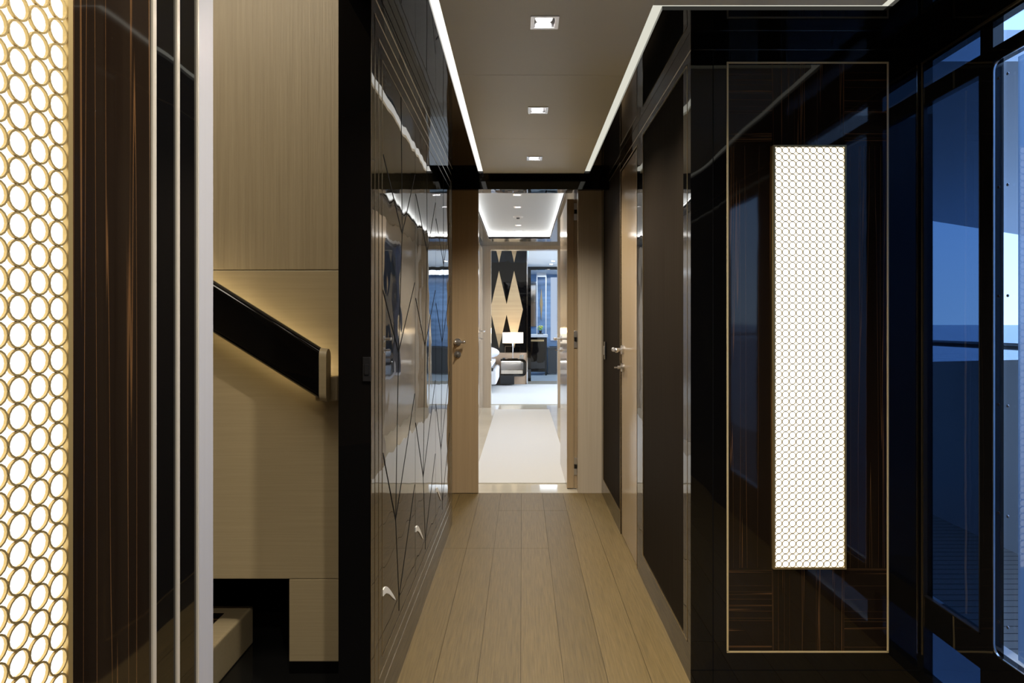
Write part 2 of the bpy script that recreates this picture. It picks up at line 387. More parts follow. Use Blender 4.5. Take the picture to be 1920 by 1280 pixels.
# ------------------------------------------------------------------ right corridor wall (x = WR)
pa0, pa1 = 2.235, 3.062; pb0, pb1 = 3.765, 4.56
zl0, zl1 = .118, 2.083
dr0, dr1 = 3.22, 3.752
struct('wall_right', plate('x', WR, WR+.10, (D1+.10, 4.65), (0, ZC), [(pa0, pa1, zl0, zl1), (pb0, pb1, zl0, ZC-.02), (dr0, dr1, 0, 2.07)]), M['black'])
def wall_panel(y0, y1, z0, z1, label):
    t = thing('fabric_wall_panel', label, 'wall panel', (0, 0, 0), 'dark wall panels of the corridor')
    obj('panel', box(B(), WR+.003, WR+.06, y0+.004, y1-.004, z0+.004, z1-.004), M['darkleather'], t)
    bm = B(); w = .004
    box(bm, WR-.001, WR+.05, y0, y0+w, z0, z1); box(bm, WR-.001, WR+.05, y1-w, y1, z0, z1); box(bm, WR-.001, WR+.05, y0, y1, z0, z0+w); box(bm, WR-.001, WR+.05, y0, y1, z1-w, z1)
    obj('bronze_edge', bm, M['brassedge'], t)
wall_panel(pa0, pa1, zl0, zl1, 'dark brown textured wall panel edged in bronze, nearest the lit lattice')
wall_panel(pb0, pb1, zl0, ZC-.02, 'dark brown textured wall panel beyond the beige side door')
# side door 1
def lever(bm, pos, out, along, ln=.11):
    """pos on the face, out = unit vector out of the face, along = direction of the lever"""
    p = Vector(pos); o = Vector(out); a = Vector(along)
    tube(bm, p, p+o*.010, .026, 16); tube(bm, p+o*.01, p+o*.052, .010, 10)
    tube(bm, p+o*.052-a*.012, p+o*.052+a*ln, .0095, 10); blob(bm, p+o*.052+a*ln, (.013, .013, .013), 10); blob(bm, p+o*.052-a*.012, (.013, .013, .013), 10)
def lockrose(bm, pos, out):
    p = Vector(pos); o = Vector(out); tube(bm, p, p+o*.010, .024, 16); tube(bm, p+o*.01, p+o*.03, .010, 10); box(bm, *(sum(([c-.004-abs(oo)*.01, c+.004+abs(oo)*.01] for c, oo in zip(p+o*.035, o)), [])))
d1 = sroot('door_1', label='glossy beige door in the right corridor wall')
obj('door_leaf', bbox(B(), WR+.004, WR+.05, dr0+.004, dr1-.003, .004, 2.066, .002), M['wood_z'], d1)
bm = B(); lever(bm, (WR+.004, dr1-.065, 1.055), (-1, 0, 0), (0, -1, 0)); obj('handle', bm, M['satin'], d1, True)
bm = B(); lockrose(bm, (WR+.004, dr1-.065, .955), (-1, 0, 0)); obj('lock', bm, M['satin'], d1, True)
struct('trim_6', plate('x', WR-.0012, WR+.02, (dr0-.006, dr1+.006), (0, 2.078), [(dr0, dr1, -.1, 2.07)]), M['brassedge'])
# switch on panel B
t = thing('light_switch', 'small dark switch plate on the far brown wall panel', 'light switch', (WR, 4.44, 1.02))
obj('plate', bbox(B(), -.006, .003, -.035, .035, -.06, .06, .002), M['blackpl'], t)
obj('rocker', bbox(B(), -.010, -.004, -.02, .02, -.03, .03, .002), M['satin'], t)

# ------------------------------------------------------------------ left cabinet (x = WL)
cy0, cy1 = 1.818, 3.934
wd = thing('built_in_wardrobe', 'dark mirror-gloss built-in wardrobe with angular inlay lines along the left wall', 'wardrobe', (0, 0, 0))
ix0, ix1 = cy0+.149, cy1-.149; iz0, iz1 = .207, 1.987
bm = B(); grid_plate(bm, None, None, WL-.085, WL, 'x', [(ix0, ix1, iz0, iz1)], (cy0, cy1), (0, ZC-.002))
obj('carcass', bm, M['cab'], wd)
bm = B(); box(bm, WL-.085, WL-.0835, ix0, ix1, iz0, iz1); obj('back_panel', bm, M['blackpl'], wd)
bm = B(); w = .0022
for m_ in (.049, .098):
    y0, y1, z0, z1 = cy0+m_, cy1-m_, .11+(m_-.049), 2.0835-(m_-.049)
    for a in ((y0, y0+w, z0, z1), (y1-w, y1, z0, z1), (y0, y1, z0, z0+w), (y0, y1, z1-w, z1)): box(bm, WL, WL+.0012, a[0], a[1], a[2], a[3])
y0, y1, z0, z1 = ix0-.003, ix1+.003, iz0-.003, iz1+.003
for a in ((y0, y0+w, z0, z1), (y1-w, y1, z0, z1), (y0, y1, z0, z0+w), (y0, y1, z1-w, z1)): box(bm, WL, WL+.0012, a[0], a[1], a[2], a[3])
box(bm, WL, WL+.0015, cy0, cy1, 2.128, 2.1292)
box(bm, WL, WL+.0015, cy0, cy0+.002, 0, ZC-.002)
obj('champagne_inlay', bm, M['inlay'], wd)
nd = 3; dw = (ix1-ix0)/nd
for k in range(nd):
    a = ix0+k*dw; g = .0026
    hx = 'nearest' if k == 0 else ''
    dr = obj('door', box(B(), WL-.022, WL, a+g, a+dw-g, iz0+g, iz1-g), M['cab'], wd)
    bm = B()
    def ln(p, q, w=.0026):
        w *= 1.55
        p = Vector((a+p[0], p[1])); q = Vector((a+q[0], q[1])); d = (q-p).normalized(); n = Vector((-d.y, d.x))*w/2
        prism(bm, [tuple(p+n), tuple(q+n), tuple(q-n), tuple(p-n)], 'x', WL, WL+.0009)
    s = dw/.604
    V1, V2, V3, V4 = (.323*s, 1.515), (.255*s, 1.104), (.205*s, .551), (.264*s, .269)
    ln((.303*s, 1.985), V1); ln(V1, V2); ln(V2, V3); ln(V3, V4); ln(V4, (V4[0], .225))
    ln((.012, 1.71), V1, .004); ln((.598*s, 1.785), V1, .003); ln((.008, 1.30), V2, .004); ln((.590*s, 1.36), V2, .003)
    ln((.008, .81), V3, .004); ln((.590*s, .927), V3, .003); ln((.592*s, .573), V4, .003)
    obj('groove_lines', bm, M['groove'], dr)
    up = [(.002,.402),(.02,.402),(.04,.397),(.06,.388),(.08,.376),(.105,.360),(.13,.342),(.16,.320),(.19,.295)]
    lo = [(.19,.292),(.16,.310),(.13,.328),(.105,.344),(.08,.358),(.06,.368),(.04,.376),(.02,.381),(.002,.383)]
    bm = B(); prism(bm, [(a+p[0]*s, p[1]) for p in up+lo], 'x', WL, WL+.003)
    obj('crescent_handle', bm, M['handle_white'], dr)
# black pilaster closing the end of the wardrobe toward the stairs: faces the camera
struct('wall_left', box(B(), -.508, WL-.0872, cy0+.001, cy0+.10, 0, ZC), M['black'])
bm = B(); box(bm, WL-.085, WL, cy0-.004, cy0-.0005, 0, ZC); box(bm, -.508, WL-.085, cy0-.004, cy0-.0005, 0, ZC)
struct('trim_7', bm, M['black'])
t = thing('light_switch', 'small black switch plate on the black pilaster beside the wardrobe', 'light switch', (wx(688, 1.81), cy0-.004, wz(692, 1.81)))
obj('plate', bbox(B(), -.012, .010, -.006, 0, -.034, .034, .002), M['blackpl'], t)
obj('rocker', bbox(B(), -.006, .006, -.009, -.006, -.015, .015, .001), M['blackpl'], t)

# ------------------------------------------------------------------ stair area behind the jamb
DS = 2.25
xr = wx(636, DS); xc = wx(542, DS); zs = wz(506, DS); zb = wz(1085, DS); zp = wz(1240, DS)
wf = sroot('wall_back', label='beige leather-clad stair wall')
obj('upper_panel', bbox(B(), -2.5, -.512, DS, DS+.04, zs+.001, 3.3, .003), M['leather_up'], wf)
obj('lower_panel', bbox(B(), -2.5, -.512, DS, DS+.04, zb, zs-.001, .003), M['leather_lo'], wf)
obj('foot_panel', bbox(B(), xc, -.512, DS, DS+.04, zp, zb-.001, .003), M['leather_lo'], wf)
obj('plinth', box(B(), xc, -.512, DS+.002, DS+.04, 0, zp-.0005), M['black'], wf)
bm = B(); box(bm, -2.5, -.52, DS+.5, DS+.55, 0, 3.3); box(bm, xc, xc+.008, DS+.041, DS+.5, 0, zb+.05)
box(bm, -2.5, xc+.1, DS+.041, DS+.5, zb+.002, zb+.03)
struct('wall_back', bm, M['black'])
struct('wall_left', box(B(), -2.6, -2.5, -3, 2.8, 0, 3.3), M['leather_up'])
struct('ceiling', box(B(), -2.6, -.50, -3, 2.8, 3.3, 3.35), M['white'])
struct('wall_left', box(B(), -.506, -.50, .88, 2.8, ZC+.06, 3.29), M['black'])
# first stair step
st = thing('stair_step', 'pale block step with dark tread inlay at the foot of the stairs', 'step', (0, 0, 0))
obj('block', bbox(B(), -2.49, -1.011, 1.25, 2.468, 0, .141, .009, 3), M['leather_lo'], st)
obj('tread_inlay', box(B(), -2.4, -1.09, 1.35, 2.40, .1405, .1425), M['mac_x'], st)
# handrail
DR = 2.165
hr = thing('stair_handrail', 'wide glossy black handrail sloping down the beige stair wall', 'handrail', (0, 0, 0))
def stad(h, w, n=8):
    pts = []
    for i in range(n+1):
        t_ = math.pi*i/n; pts.append((w/2*math.cos(t_), h/2-w/2+w/2*math.sin(t_)))
    for i in range(n+1):
        t_ = math.pi+math.pi*i/n; pts.append((w/2*math.cos(t_), -h/2+w/2+w/2*math.sin(t_)))
    return pts
xe = wx(597, DR-.03); zt = wz(652, DR-.03); H_ = .172; slope = -.625
bm = B(); pr = stad(H_, .05)
def ring(bm, x, zc, pts): return [bm.verts.new((x, DR+p[0], zc+p[1])) for p in pts]
def sweep(bm, x0, z0, x1, z1, pts):
    A = ring(bm, x0, z0, pts); D = ring(bm, x1, z1, pts); bm.faces.new(A); bm.faces.new(D[::-1]); n = len(A)
    for i in range(n): bm.faces.new((A[i], D[i], D[(i+1) % n], A[(i+1) % n]))
xl = -2.2
sweep(bm, xl, zt-H_/2-slope*(xe-xl), xe, zt-H_/2, pr)
obj('rail', bm, M['black'], hr, True)
bm = B(); sweep(bm, xe+.0005, zt-H_/2-.002, xe+.024, zt-H_/2-.006, stad(H_+.004, .054)); obj('end_cap', bm, M['leather_lo'], hr, True)
bm = B(); bbox(bm, xe-.03, xe+.045, DR+.028, DS, zt-H_-.008, zt-H_+.075, .006); obj('bracket', bm, M['leather_lo'], hr)
obj('bracket', bbox(B(), -1.6, -1.52, DR+.028, DS, 1.55, 1.62, .006), M['leather_lo'], hr)
bm = B()
def ledstrip(x0, x1, dz, y0, y1):
    z0 = zt-H_/2-slope*(xe-x0); z1 = zt-H_/2-slope*(xe-x1)
    prism(bm, [(x0, z0+dz), (x1, z1+dz), (x1, z1+dz+.012), (x0, z0+dz+.012)], 'y', y0, y1)
ledstrip(xl, xe-.01, -.02, DR+.0265, DR+.030)
obj('led_strip', bm, M['ledwarm'], hr)

# ------------------------------------------------------------------ near left wall (x = -.427)
XN = -.427
ky = lambda px: XN*F/(px-VX)
struct('wall_left', box(B(), -.50, XN, -3, ky(283), 0, ZC), M['mac_z'])
struct('wall_left', box(B(), -.50, XN, ky(283)+.0001, ky(369), 0, ZC), M['black'])
bm = B()
for a, b_ in ((283.5, 290), (329, 334), (367.5, 370)): box(bm, XN-.001, XN+.0022, ky(a), ky(b_), 0, ZC)
struct('trim_8', bm, M['creamline'])
struct('trim_9', bbox(B(), -.60, XN, ky(370), ky(401), 0, ZC, .003), M['white_metal'])
struct('wall_left', box(B(), -.62, -.50, -3, ky(370), 0, 3.35), M['leather_lo'])
sW = sx1-sx0; sH = sz1-sz0
t = thing('wall_sconce', 'tall glowing wall light with brass ring lattice, huge at the left edge', 'wall light', (XN, .361, sz0), 'ring lattice wall lights', rotz=math.radians(90))
sconce_mesh_parts(t, sW, sH, 10, 62)

# ------------------------------------------------------------------ side window wall (x = XS)
kk = lambda px: XS*F/(px-VX)
ya, yb = kk(1838), kk(1732)       # tinted pane
yc = kk(1862)                      # glass door start
yd = kk(1909)
zt0, zt1, ztop = 1.925, 1.98, 2.052
holes = [(ya, yb, .30, zt0), (ya, yb, zt1, ztop), (ya, yb, .04, .20), (1.02, yc, .268, 1.94), (1.02, yc, zt1, ztop), (.12, .66, .268, 1.94), (1.02, yc, .03, .14)]
struct('wall_side', plate('x', XS, XS+.03, (-3, D1+.1), (0, ZC-.0005), holes), M['black'])
w1 = sroot('window_1', label='narrow tinted window with black frame')
bm = B(); box(bm, XS+.02, XS+.026, ya-.005, yb+.005, .295, zt0+.005); box(bm, XS+.02, XS+.026, ya-.005, yb+.005, zt1-.005, ztop+.005); box(bm, XS+.02, XS+.026, ya-.005, yb+.005, .035, .205)
obj('pane', bm, M['tinted'], w1)
bm = B(); w = .004
for (a, b_, z0, z1) in ((ya, yb, .30, zt0),):
    for q in ((a, a+w, z0, z1), (b_-w, b_, z0, z1), (a, b_, z0, z0+w), (a, b_, z1-w, z1)): box(bm, XS-.002, XS+.01, q[0], q[1], q[2], q[3])
obj('window_frame', bm, M['blackpl'], w1)
d2 = sroot('door_2', label='clear glass deck door with chrome trim')
bm = B(); box(bm, XS+.03, XS+.038, 1.02, yc, .265, 1.945); box(bm, XS+.03, XS+.038, 1.02, yc, zt1, ztop); box(bm, XS+.03, XS+.038, .12, .66, .265, 1.945); box(bm, XS+.03, XS+.038, 1.02, yc, .03, .14)
obj('pane', bm, M['glass'], d2)
bm = B(); w = .0035
# rounded chrome bead around the opening
def bead(y0, y1, z0, z1, r=.03, t_=.004):
    pts = []
    for (cy, cz, a0) in ((y1-r, z1-r, 0), (y0+r, z1-r, 90), (y0+r, z0+r, 180), (y1-r, z0+r, 270)):
        for i in range(7): an = math.radians(a0+15*i); pts.append((cy+r*math.cos(an), cz+r*math.sin(an), math.cos(an), math.sin(an)))
    n = len(pts)
    o = [bm.verts.new((XS-.002, p[0], p[1])) for p in pts]; i_ = [bm.verts.new((XS-.002, p[0]-p[2]*t_, p[1]-p[3]*t_)) for p in pts]
    o2 = [bm.verts.new((XS+.003, p[0], p[1])) for p in pts]; i2 = [bm.verts.new((XS+.003, p[0]-p[2]*t_, p[1]-p[3]*t_)) for p in pts]
    for k in range(n):
        j = (k+1) % n
        bm.faces.new((o[k], o[j], i_[j], i_[k])); bm.faces.new((o2[k], i2[k], i2[j], o2[j])); bm.faces.new((o[k], o2[k], o2[j], o[j])); bm.faces.new((i_[k], i_[j], i2[j], i2[k]))
bead(1.02, yc, .268, 1.94)
obj('chrome_bead', bm, M['chrome'], d2, True)
# slim metal mullion plate with screws (outside of the glass) and frosted leaf behind
bm = B()
bm.free()
for py in (138, 346, 554, 761, 968, 1176):
    z = wz(py, 1.835); bm = B(); tube(bm, (XS+.0275, 1.835, z), (XS+.0298, 1.835, z), .0042, 12); obj('screw', bm, M['satin'], d2)
def frosted():
    m = bpy.data.materials.new('frosted_glass'); m.use_nodes = True; nt = m.node_tree; nt.nodes.clear()
    t = N(nt, 'ShaderNodeBsdfTranslucent'); t.inputs[0].default_value = (.7, .78, .86, 1)
    g = N(nt, 'ShaderNodeBsdfTransparent'); g.inputs[0].default_value = (.4, .5, .6, 1); mx = N(nt, 'ShaderNodeMixShader'); mx.inputs[0].default_value = .4
    o = N(nt, 'ShaderNodeOutputMaterial'); L(nt, t.outputs[0], mx.inputs[1]); L(nt, g.outputs[0], mx.inputs[2]); L(nt, mx.outputs[0], o.inputs[0]); return m
obj('frosted_leaf', box(B(), XS+.045, XS+.05, 1.02, 1.8186, .268, 1.94), frosted(), d2)
bm = B(); box(bm, XS-.004, XS, -3, D1-.01, 2.062, 2.068); box(bm, XS-.002, XS, D1-.012, D1-.008, .1, 2.062)
struct('trim_10', bm, M['brassedge'])
# wall behind the photographer
struct('wall_back', box(B(), -.6, XS+.1, -3.1, -3.0, 0, ZC+.1), M['black'])
struct('wall_back', box(B(), -2.6, -.6, -3.1, -3.0, 0, 3.35), M['leather_up'])

# ------------------------------------------------------------------ outside deck
struct('door_sill', box(B(), XS+.031, XS+.075, 1.0, 2.25, .24, .262), M['deckwhite'])
struct('added_white_strip', box(B(), XS+.031, XS+.42, 1.0, 3.0, -.03, .004), M['deckwhite'])  # white strip added to brighten the view through the low panes
struct('deck', box(B(), XS+.03, 9, -6, 14, -.12, -.03), M['teak'])
bm = B()
for a, b_ in ((-6, 1), (1, 2.2), (2.2, 3.2), (3.2, 3.9), (3.9, 4.6), (4.6, 5.6), (5.6, 7), (7, 14)):
    za = lambda y: 1.03 - .10*max(0, min(1, (y-3.2)/1.4))
    v = []
    for y in (a, b_):
        for (x, z) in ((2.65, -.03), (2.65, za(y)), (2.82, za(y)), (2.82, -.03)): v.append(bm.verts.new((x, y, z)))
    for i in range(4): bm.faces.new((v[i], v[(i+1) % 4], v[4+(i+1) % 4], v[4+i]))
    bm.faces.new(v[:4]); bm.faces.new(v[4:][::-1])
struct('bulwark', bm, M['deckwhite'])
struct('added_reflection_screen', box(B(), XS+.031, 2.64, .84, .90, -.03, 2.3), M['deckwhite'])  # unseen screen added to keep sky reflections off the veneer wall
rl = thing('deck_railing', 'dark rail on a post above the white bulwark, seen through the tinted window', 'railing', (0, 0, 0))
bm = B(); tube(bm, (2.70, -5, 1.075), (2.70, 13, 1.075), .02, 12); obj('rail', bm, M['charcoal'], rl, True)
for y in (.6, 2.1, 3.78, 5.6, 7.4):
    bm = B(); tube(bm, (2.70, y, .93), (2.70, y, 1.06), .013, 10); obj('post', bm, M['charcoal'], rl, True)
bm = B(); prism(bm, [(XS+.03, 2.5), (6.2, 2.5), (6.2, 7.75), (3.86, 6.3), (XS+.03, 4.8)], 'z', 2.2, 2.32)
struct('deck_overhang', bm, M['deckwhite'])
struct('sea', box(B(), -2500, 2500, -2500, 2500, -3.2, -3.1), M['sea'])

# ------------------------------------------------------------------ doorway at the end of the corridor
DD = 4.642
xl0, xl1 = wx(897, DD), wx(1084, DD)
d3 = sroot('door_3', label='glossy beige door leaf left of the open doorway')
obj('door_leaf', bbox(B(), -.62, xl0, DD, DD+.045, .003, ZC-.001, .003), M['wood_z'], d3)
bm = B(); lever(bm, (wx(858, DD), DD, 1.072), (0, -1, 0), (1, 0, 0), .05); obj('handle', bm, M['satin'], d3, True)
bm = B(); lockrose(bm, (wx(858, DD), DD, .985), (0, -1, 0)); obj('lock', bm, M['satin'], d3, True)
# recess between wardrobe and door, left side
struct('wall_left', box(B(), -.66, -.62, cy1, DD+.1, 0, ZC), M['wood_z'])
struct('wall_left', box(B(), -.62, WL-.09, 2.8, cy1-.001, 0, ZC), M['black'])
struct('wall_right', bbox(B(), xl1, WR+.1, DD+.008, DD+.10, 0, ZC-.001, .002), M['wood_light'])
# open leaf, hinged on the right
d4 = sroot('door_4', label='open glossy door leaf folded back into the lobby')
lf0, lf1 = 4.765, 5.60; lx0 = wx(1063, lf0); lx1 = wx(1083.5, lf0)
obj('door_leaf', bbox(B(), lx0, lx1-.028, lf0, lf1, .006, ZC-.04, .004), M['wood_z'], d4)
obj('hinge_edge', bbox(B(), lx1-.027, lx1-.003, lf0+.003, lf0+.05, .006, ZC-.04, .003), M['wood_z'], d4)
for z in (wz(397, lf0), wz(636, lf0), wz(874, lf0)):
    bm = B(); bbox(bm, lx1-.029, lx1-.007, lf0-.004, lf0, z-.062, z-.016, .0018); bbox(bm, lx1-.029, lx1-.007, lf0-.004, lf0, z+.016, z+.062, .0018); obj('hinge', bm, M['satin'], d4)
    bm = B(); bbox(bm, lx1-.026, lx1-.0, lf0-.010, lf0, z-.015, z+.015, .002); obj('hinge_knuckle', bm, M['blackpl'], d4)
bm = B(); lever(bm, (lx0, 5.5, 1.075), (-1, 0, 0), (0, -1, 0), .10); obj('handle', bm, M['satin'], d4, True)
bm = B(); lockrose(bm, (lx0, 5.5, .98), (-1, 0, 0)); obj('lock', bm, M['satin'], d4, True)
# closed header above doorway
struct('wall_front', box(B(), -1.3, 1.3, 4.646, 4.75, ZC, 2.6), M['black'])

# ------------------------------------------------------------------ lobby
LZ = 2.32; LC = 2.40; LE = 9.40
lxL, lxR = -.562, .62
tx0, tx1, ty1 = -.44, .365, 8.62
wl = sroot('wall_left', label='pale door and panelling of the lobby left wall')
obj('panel', box(B(), lxL-.08, lxL, 4.76, 8.62, 0, LZ), M['wood_light'], wl)
obj('door_leaf', bbox(B(), lxL-.08, lxL+.0, 8.63, 9.36, 0, LZ-.05, .003), M['wood_light'], wl)
bm = B(); lever(bm, (lxL, 8.72, 1.10), (1, 0, 0), (0, 1, 0), .1); lockrose(bm, (lxL, 8.72, 1.0), (1, 0, 0)); obj('handle', bm, M['chrome'], wl, True)
# right lobby wall with a tall blue window
struct('wall_right', plate('x', lxR, lxR+.08, (4.75, LE), (0, LZ), [(5.7, 7.8, .6, 2.15)]), M['wood_light'])
w2 = sroot('window_2', label='lobby window on the right')
obj('pane', box(B(), lxR+.03, lxR+.036, 5.7, 7.8, .6, 2.15), M['lobglass'], w2)
bm = B()
for a in ((5.7, 5.73, .6, 2.15), (7.77, 7.8, .6, 2.15), (5.7, 7.8, .6, .63), (5.7, 7.8, 2.12, 2.15)): box(bm, lxR-.003, lxR+.04, *a)
obj('window_frame', bm, M['satin'], w2)
# soffit ring and tray
struct('ceiling', plate('z', LZ, LZ+.02, (-.70, .75), (4.75, LE), [(tx0, tx1, 4.95, ty1)]), M['greysoff'])
lob = [(-.045, 6.1), (-.045, 6.74), (-.045, 7.98), (-.045, 8.5), (-.045, 5.45)]
lh = .032
struct('ceiling', plate('z', LC, LC+.03, (-.70, .75), (4.75, LE), [(x-lh, x+lh, y-lh, y+lh) for x, y in lob]), M['lobceil'])
bm = B(); q = .012
for a in ((tx0-.05, tx0-.045, 4.9, ty1+.05), (tx1+.045, tx1+.05, 4.9, ty1+.05), (tx0-.05, tx1+.05, ty1+.045, ty1+.05)): box(bm, a[0], a[1], a[2], a[3], LZ+.025, LC-.01)
struct('trim_11', bm, M['ledwhite'])
bm = B()
box(bm, tx0-.004, tx0, 4.95, ty1, LZ-.001, LZ+.03); box(bm, tx1, tx1+.004, 4.95, ty1, LZ-.001, LZ+.03); box(bm, tx0, tx1, ty1, ty1+.004, LZ-.001, LZ+.03)
struct('trim_12', bm, M['white'])
nm = ['first', 'second', 'third', 'fourth', 'hidden']
for k, (x, y) in enumerate(lob):
    lb = 'small square downlight in the white lobby ceiling, %s beyond the doorway' % nm[k] if k < 4 else 'small square downlight in the white lobby ceiling, hidden above the doorway'
    downlight((x, y, LC), lb, 'square downlights of the lobby', .042, 40, col=(.98, .97, .96), ang=130)
t = thing('smoke_detector', 'small round white smoke detector between the lobby ceiling lights', 'smoke detector', (-.045, 7.35, LC))
bm = B(); tube(bm, (0, 0, 0), (0, 0, -.012), .06, 24, .05); obj('base', bm, M['white'], t, True)
bm = B(); tube(bm, (0, 0, -.012), (0, 0, -.026), .022, 16, .016); obj('sensor', bm, M['charcoal'], t, True)

# far door frame
fx_l, fx_r, fzt = wx(920.5, LE), wx(1045.5, LE), wz(468, LE)
struct('wall_front', plate('y', LE, LE+.15, (-1.2, 1.3), (0, 2.75), [(fx_l, fx_r, -.1, fzt)]), M['wood_light'])
struct('trim_13', plate('y', LE-.006, LE, (fx_l-.018, fx_r+.018), (0, fzt+.018), [(fx_l, fx_r, -.1, fzt)]), M['wood_light'])

# ------------------------------------------------------------------ bedroom
DB = 13.06
zbc = 2.75
sc = DB/F
def BX(px): return wx(px, DB)
def BZ(py): return wz(py, DB)
xh = BX(987.5)
zpk = BZ(661)
struct('wall_back', box(B(), -4.5, xh, DB, DB+.12, 0, zpk), M['peach'])
hb = thing('diamond_headboard', 'black glossy headboard wall with tan leather diamonds behind the bed', 'headboard', (0, 0, 0))
obj('black_backing', box(B(), -4.5, xh, DB, DB+.12, zpk+.001, zbc-.005), M['black'], hb)
cz = BZ(580); hd = 72.5*sc; hw = 16.4*sc; pit = 28.3*sc
for r, zc in enumerate((cz, BZ(419.5))):
    for k in range(-1, 6):
        x = BX(964)-k*pit
        if k < 0: continue
        pts = [(x+hw, zc), (x, zc+hd), (x-hw, zc), (x, zc-hd)]
        off = -.012 - .0012*(k % 2)
        if zc+hd > zbc: pts = [(x+hw, zc), (x+hw*(1-(zbc-.01-zc)/hd), zbc-.01), (x-hw*(1-(zbc-.01-zc)/hd), zbc-.01), (x-hw, zc), (x, zc-hd)] if zc < zbc-.02 else [(x+hw*(1-(zc-(zbc-.01))/hd), zbc-.01), (x-hw*(1-(zc-(zbc-.01))/hd), zbc-.01), (x, zc-hd)]
        obj('tan_diamond', prism(B(), pts, 'y', DB+off, DB-.0), M['tan'], hb)
bm = B(); box(bm, xh, xh+.02, DB-.02, DB+.12, 0, zbc); struct('trim_14', bm, M['chrome'])
struct('ceiling', box(B(), -4.5, 2.8, LE+.15, DB+.2, zbc, zbc+.05), M['lobceil'])
zd = 2.395
struct('ceiling', box(B(), xh+.02, 2.8, 10.3, 13.85, zd, zd+.08), M['lobceil'])
struct('wall_left', plate('x', -4.6, -4.5, (LE+.15, DB+.2), (0, zbc), [(10.2, 12.6, .6, 2.3)]), M['wood_light'])
struct('wall_right', plate('x', 2.7, 2.8, (LE+.15, 13.8), (0, zbc), [(10.0, 12.8, .5, 2.2)]), M['wood_light'])
struct('wall_front', plate('y', LE+.02, LE+.15, (-4.6, 2.8), (0, zbc), [(-1.2, 1.3, -.1, 2.76)]), M['wood_light'])
for n_, xw, ys_, zs_ in (('added_window_3', -4.55, (10.2, 12.6), (.6, 2.3)), ('added_window_4', 2.75, (10.0, 12.8), (.5, 2.2))):  # unseen windows put in to bring daylight into the bedroom
    w_ = sroot(n_); obj('pane', box(B(), xw, xw+.006, ys_[0], ys_[1], zs_[0], zs_[1]), M['glass'], w_)
    bm = B()
    for a in ((ys_[0], ys_[0]+.04, zs_[0], zs_[1]), (ys_[1]-.04, ys_[1], zs_[0], zs_[1]), (ys_[0], ys_[1], zs_[0], zs_[0]+.04), (ys_[0], ys_[1], zs_[1]-.04, zs_[1])): box(bm, xw-.02, xw+.03, *a)
    obj('window_frame', bm, M['satin'], w_)
# bathroom partition: dark frame
DP = 13.72
px0, px1 = wx(995.5, DP), 1.6
struct('wall_front', plate('y', DP, DP+.1, (xh+.02, 2.7), (0, zd), [(px0, px1, -.1, wz(505.5, DP))]), M['black'])
# bed
bd = thing('bed', 'white upholstered bed with plump bedding at the left of the far bedroom', 'bed', (0, 0, 0))
obj('base', bbox(B(), -2.4, -.44, 11.3, 12.99, .15, .40, .04, 3), M['linen'], bd, True)
obj('dark_band', bbox(B(), -2.41, -.50, 11.29, 12.99, .385, .44, .01), M['blackpl'], bd)
obj('mattress', bbox(B(), -2.38, -.52, 11.32, 12.98, .442, .52, .03, 3), M['linen'], bd, True)
obj('plinth', box(B(), -2.2, -.60, 11.5, 12.9, .008, .15), M['blackpl'], bd)
for k, (x, lab) in enumerate(((-.72, 'nearest the lamp'), (-1.35, 'farther from the lamp'))):
    bm = B(); blob(bm, (x, 12.76, .642), (.28, .14, .118), 20)
    o = obj('pillow', bm, M['linen'], None, True); tag(o, 'white pillow on the bed, ' + lab, 'pillow', 'white pillows')
# nightstand
DN = 12.62; s_ = DN/F
ns = thing('nightstand', 'floating nightstand with black rounded shell and cream drawer lit by a strip', 'nightstand', (0, 0, 0))
nx0, nx1, nz0, nz1 = wx(938.5, DN), wx(986.5, DN), wz(705.5, DN), wz(673, DN)
def rr(x0, x1, z0, z1, r, left=False):
    pts = [(x0, z0)]
    for (cx, cz, a0) in ((x1-r, z0+r, 270), (x1-r, z1-r, 0)):
        for i in range(9): an = math.radians(a0+i*11.25); pts.append((cx+r*math.cos(an), cz+r*math.sin(an)))
    pts.append((x0, z1)); return pts
out = rr(nx0, nx1, nz0, nz1, .075); inn = rr(nx0, nx1-.052, nz0+.042, nz1-.042, .04)
bm = B(); n = len(out)
va = [bm.verts.new((p[0], DN, p[1])) for p in out]; vb = [bm.verts.new((p[0], DN, p[1])) for p in inn]
vc = [bm.verts.new((p[0], DN+.38, p[1])) for p in out]; vd = [bm.verts.new((p[0], DN+.38, p[1])) for p in inn]
for i in range(n-1):
    bm.faces.new((va[i], va[i+1], vb[i+1], vb[i])); bm.faces.new((vc[i], vd[i], vd[i+1], vc[i+1])); bm.faces.new((va[i], vc[i], vc[i+1], va[i+1])); bm.faces.new((vb[i], vb[i+1], vd[i+1], vd[i]))
for i in (0, n-1): bm.faces.new((va[i], vb[i], vd[i], vc[i]))
obj('shell', bm, M['black'], ns, True)
obj('back_board', box(B(), nx0, nx1-.05, DN+.30, DN+.34, nz0+.04, nz1-.04), M['white'], ns)
obj('drawer', bbox(B(), nx0+.01, nx1-.06, DN+.015, DN+.28, nz0+.045, nz0+.115, .006), M['wood_light'], ns)
obj('light_strip', box(B(), nx0+.02, nx1-.11, DN+.05, DN+.30, nz1-.055, nz1-.047), M['ledwhite'], ns)
obj('shelf', box(B(), nx0+.01, nx1-.06, DN+.01, DN+.28, nz1-.075, nz1-.057), M['wood_light'], ns)
obj('foot', box(B(), wx(938, DN), wx(964, DN), DN+.06, DB, .03, nz0-.001), M['black'], ns)
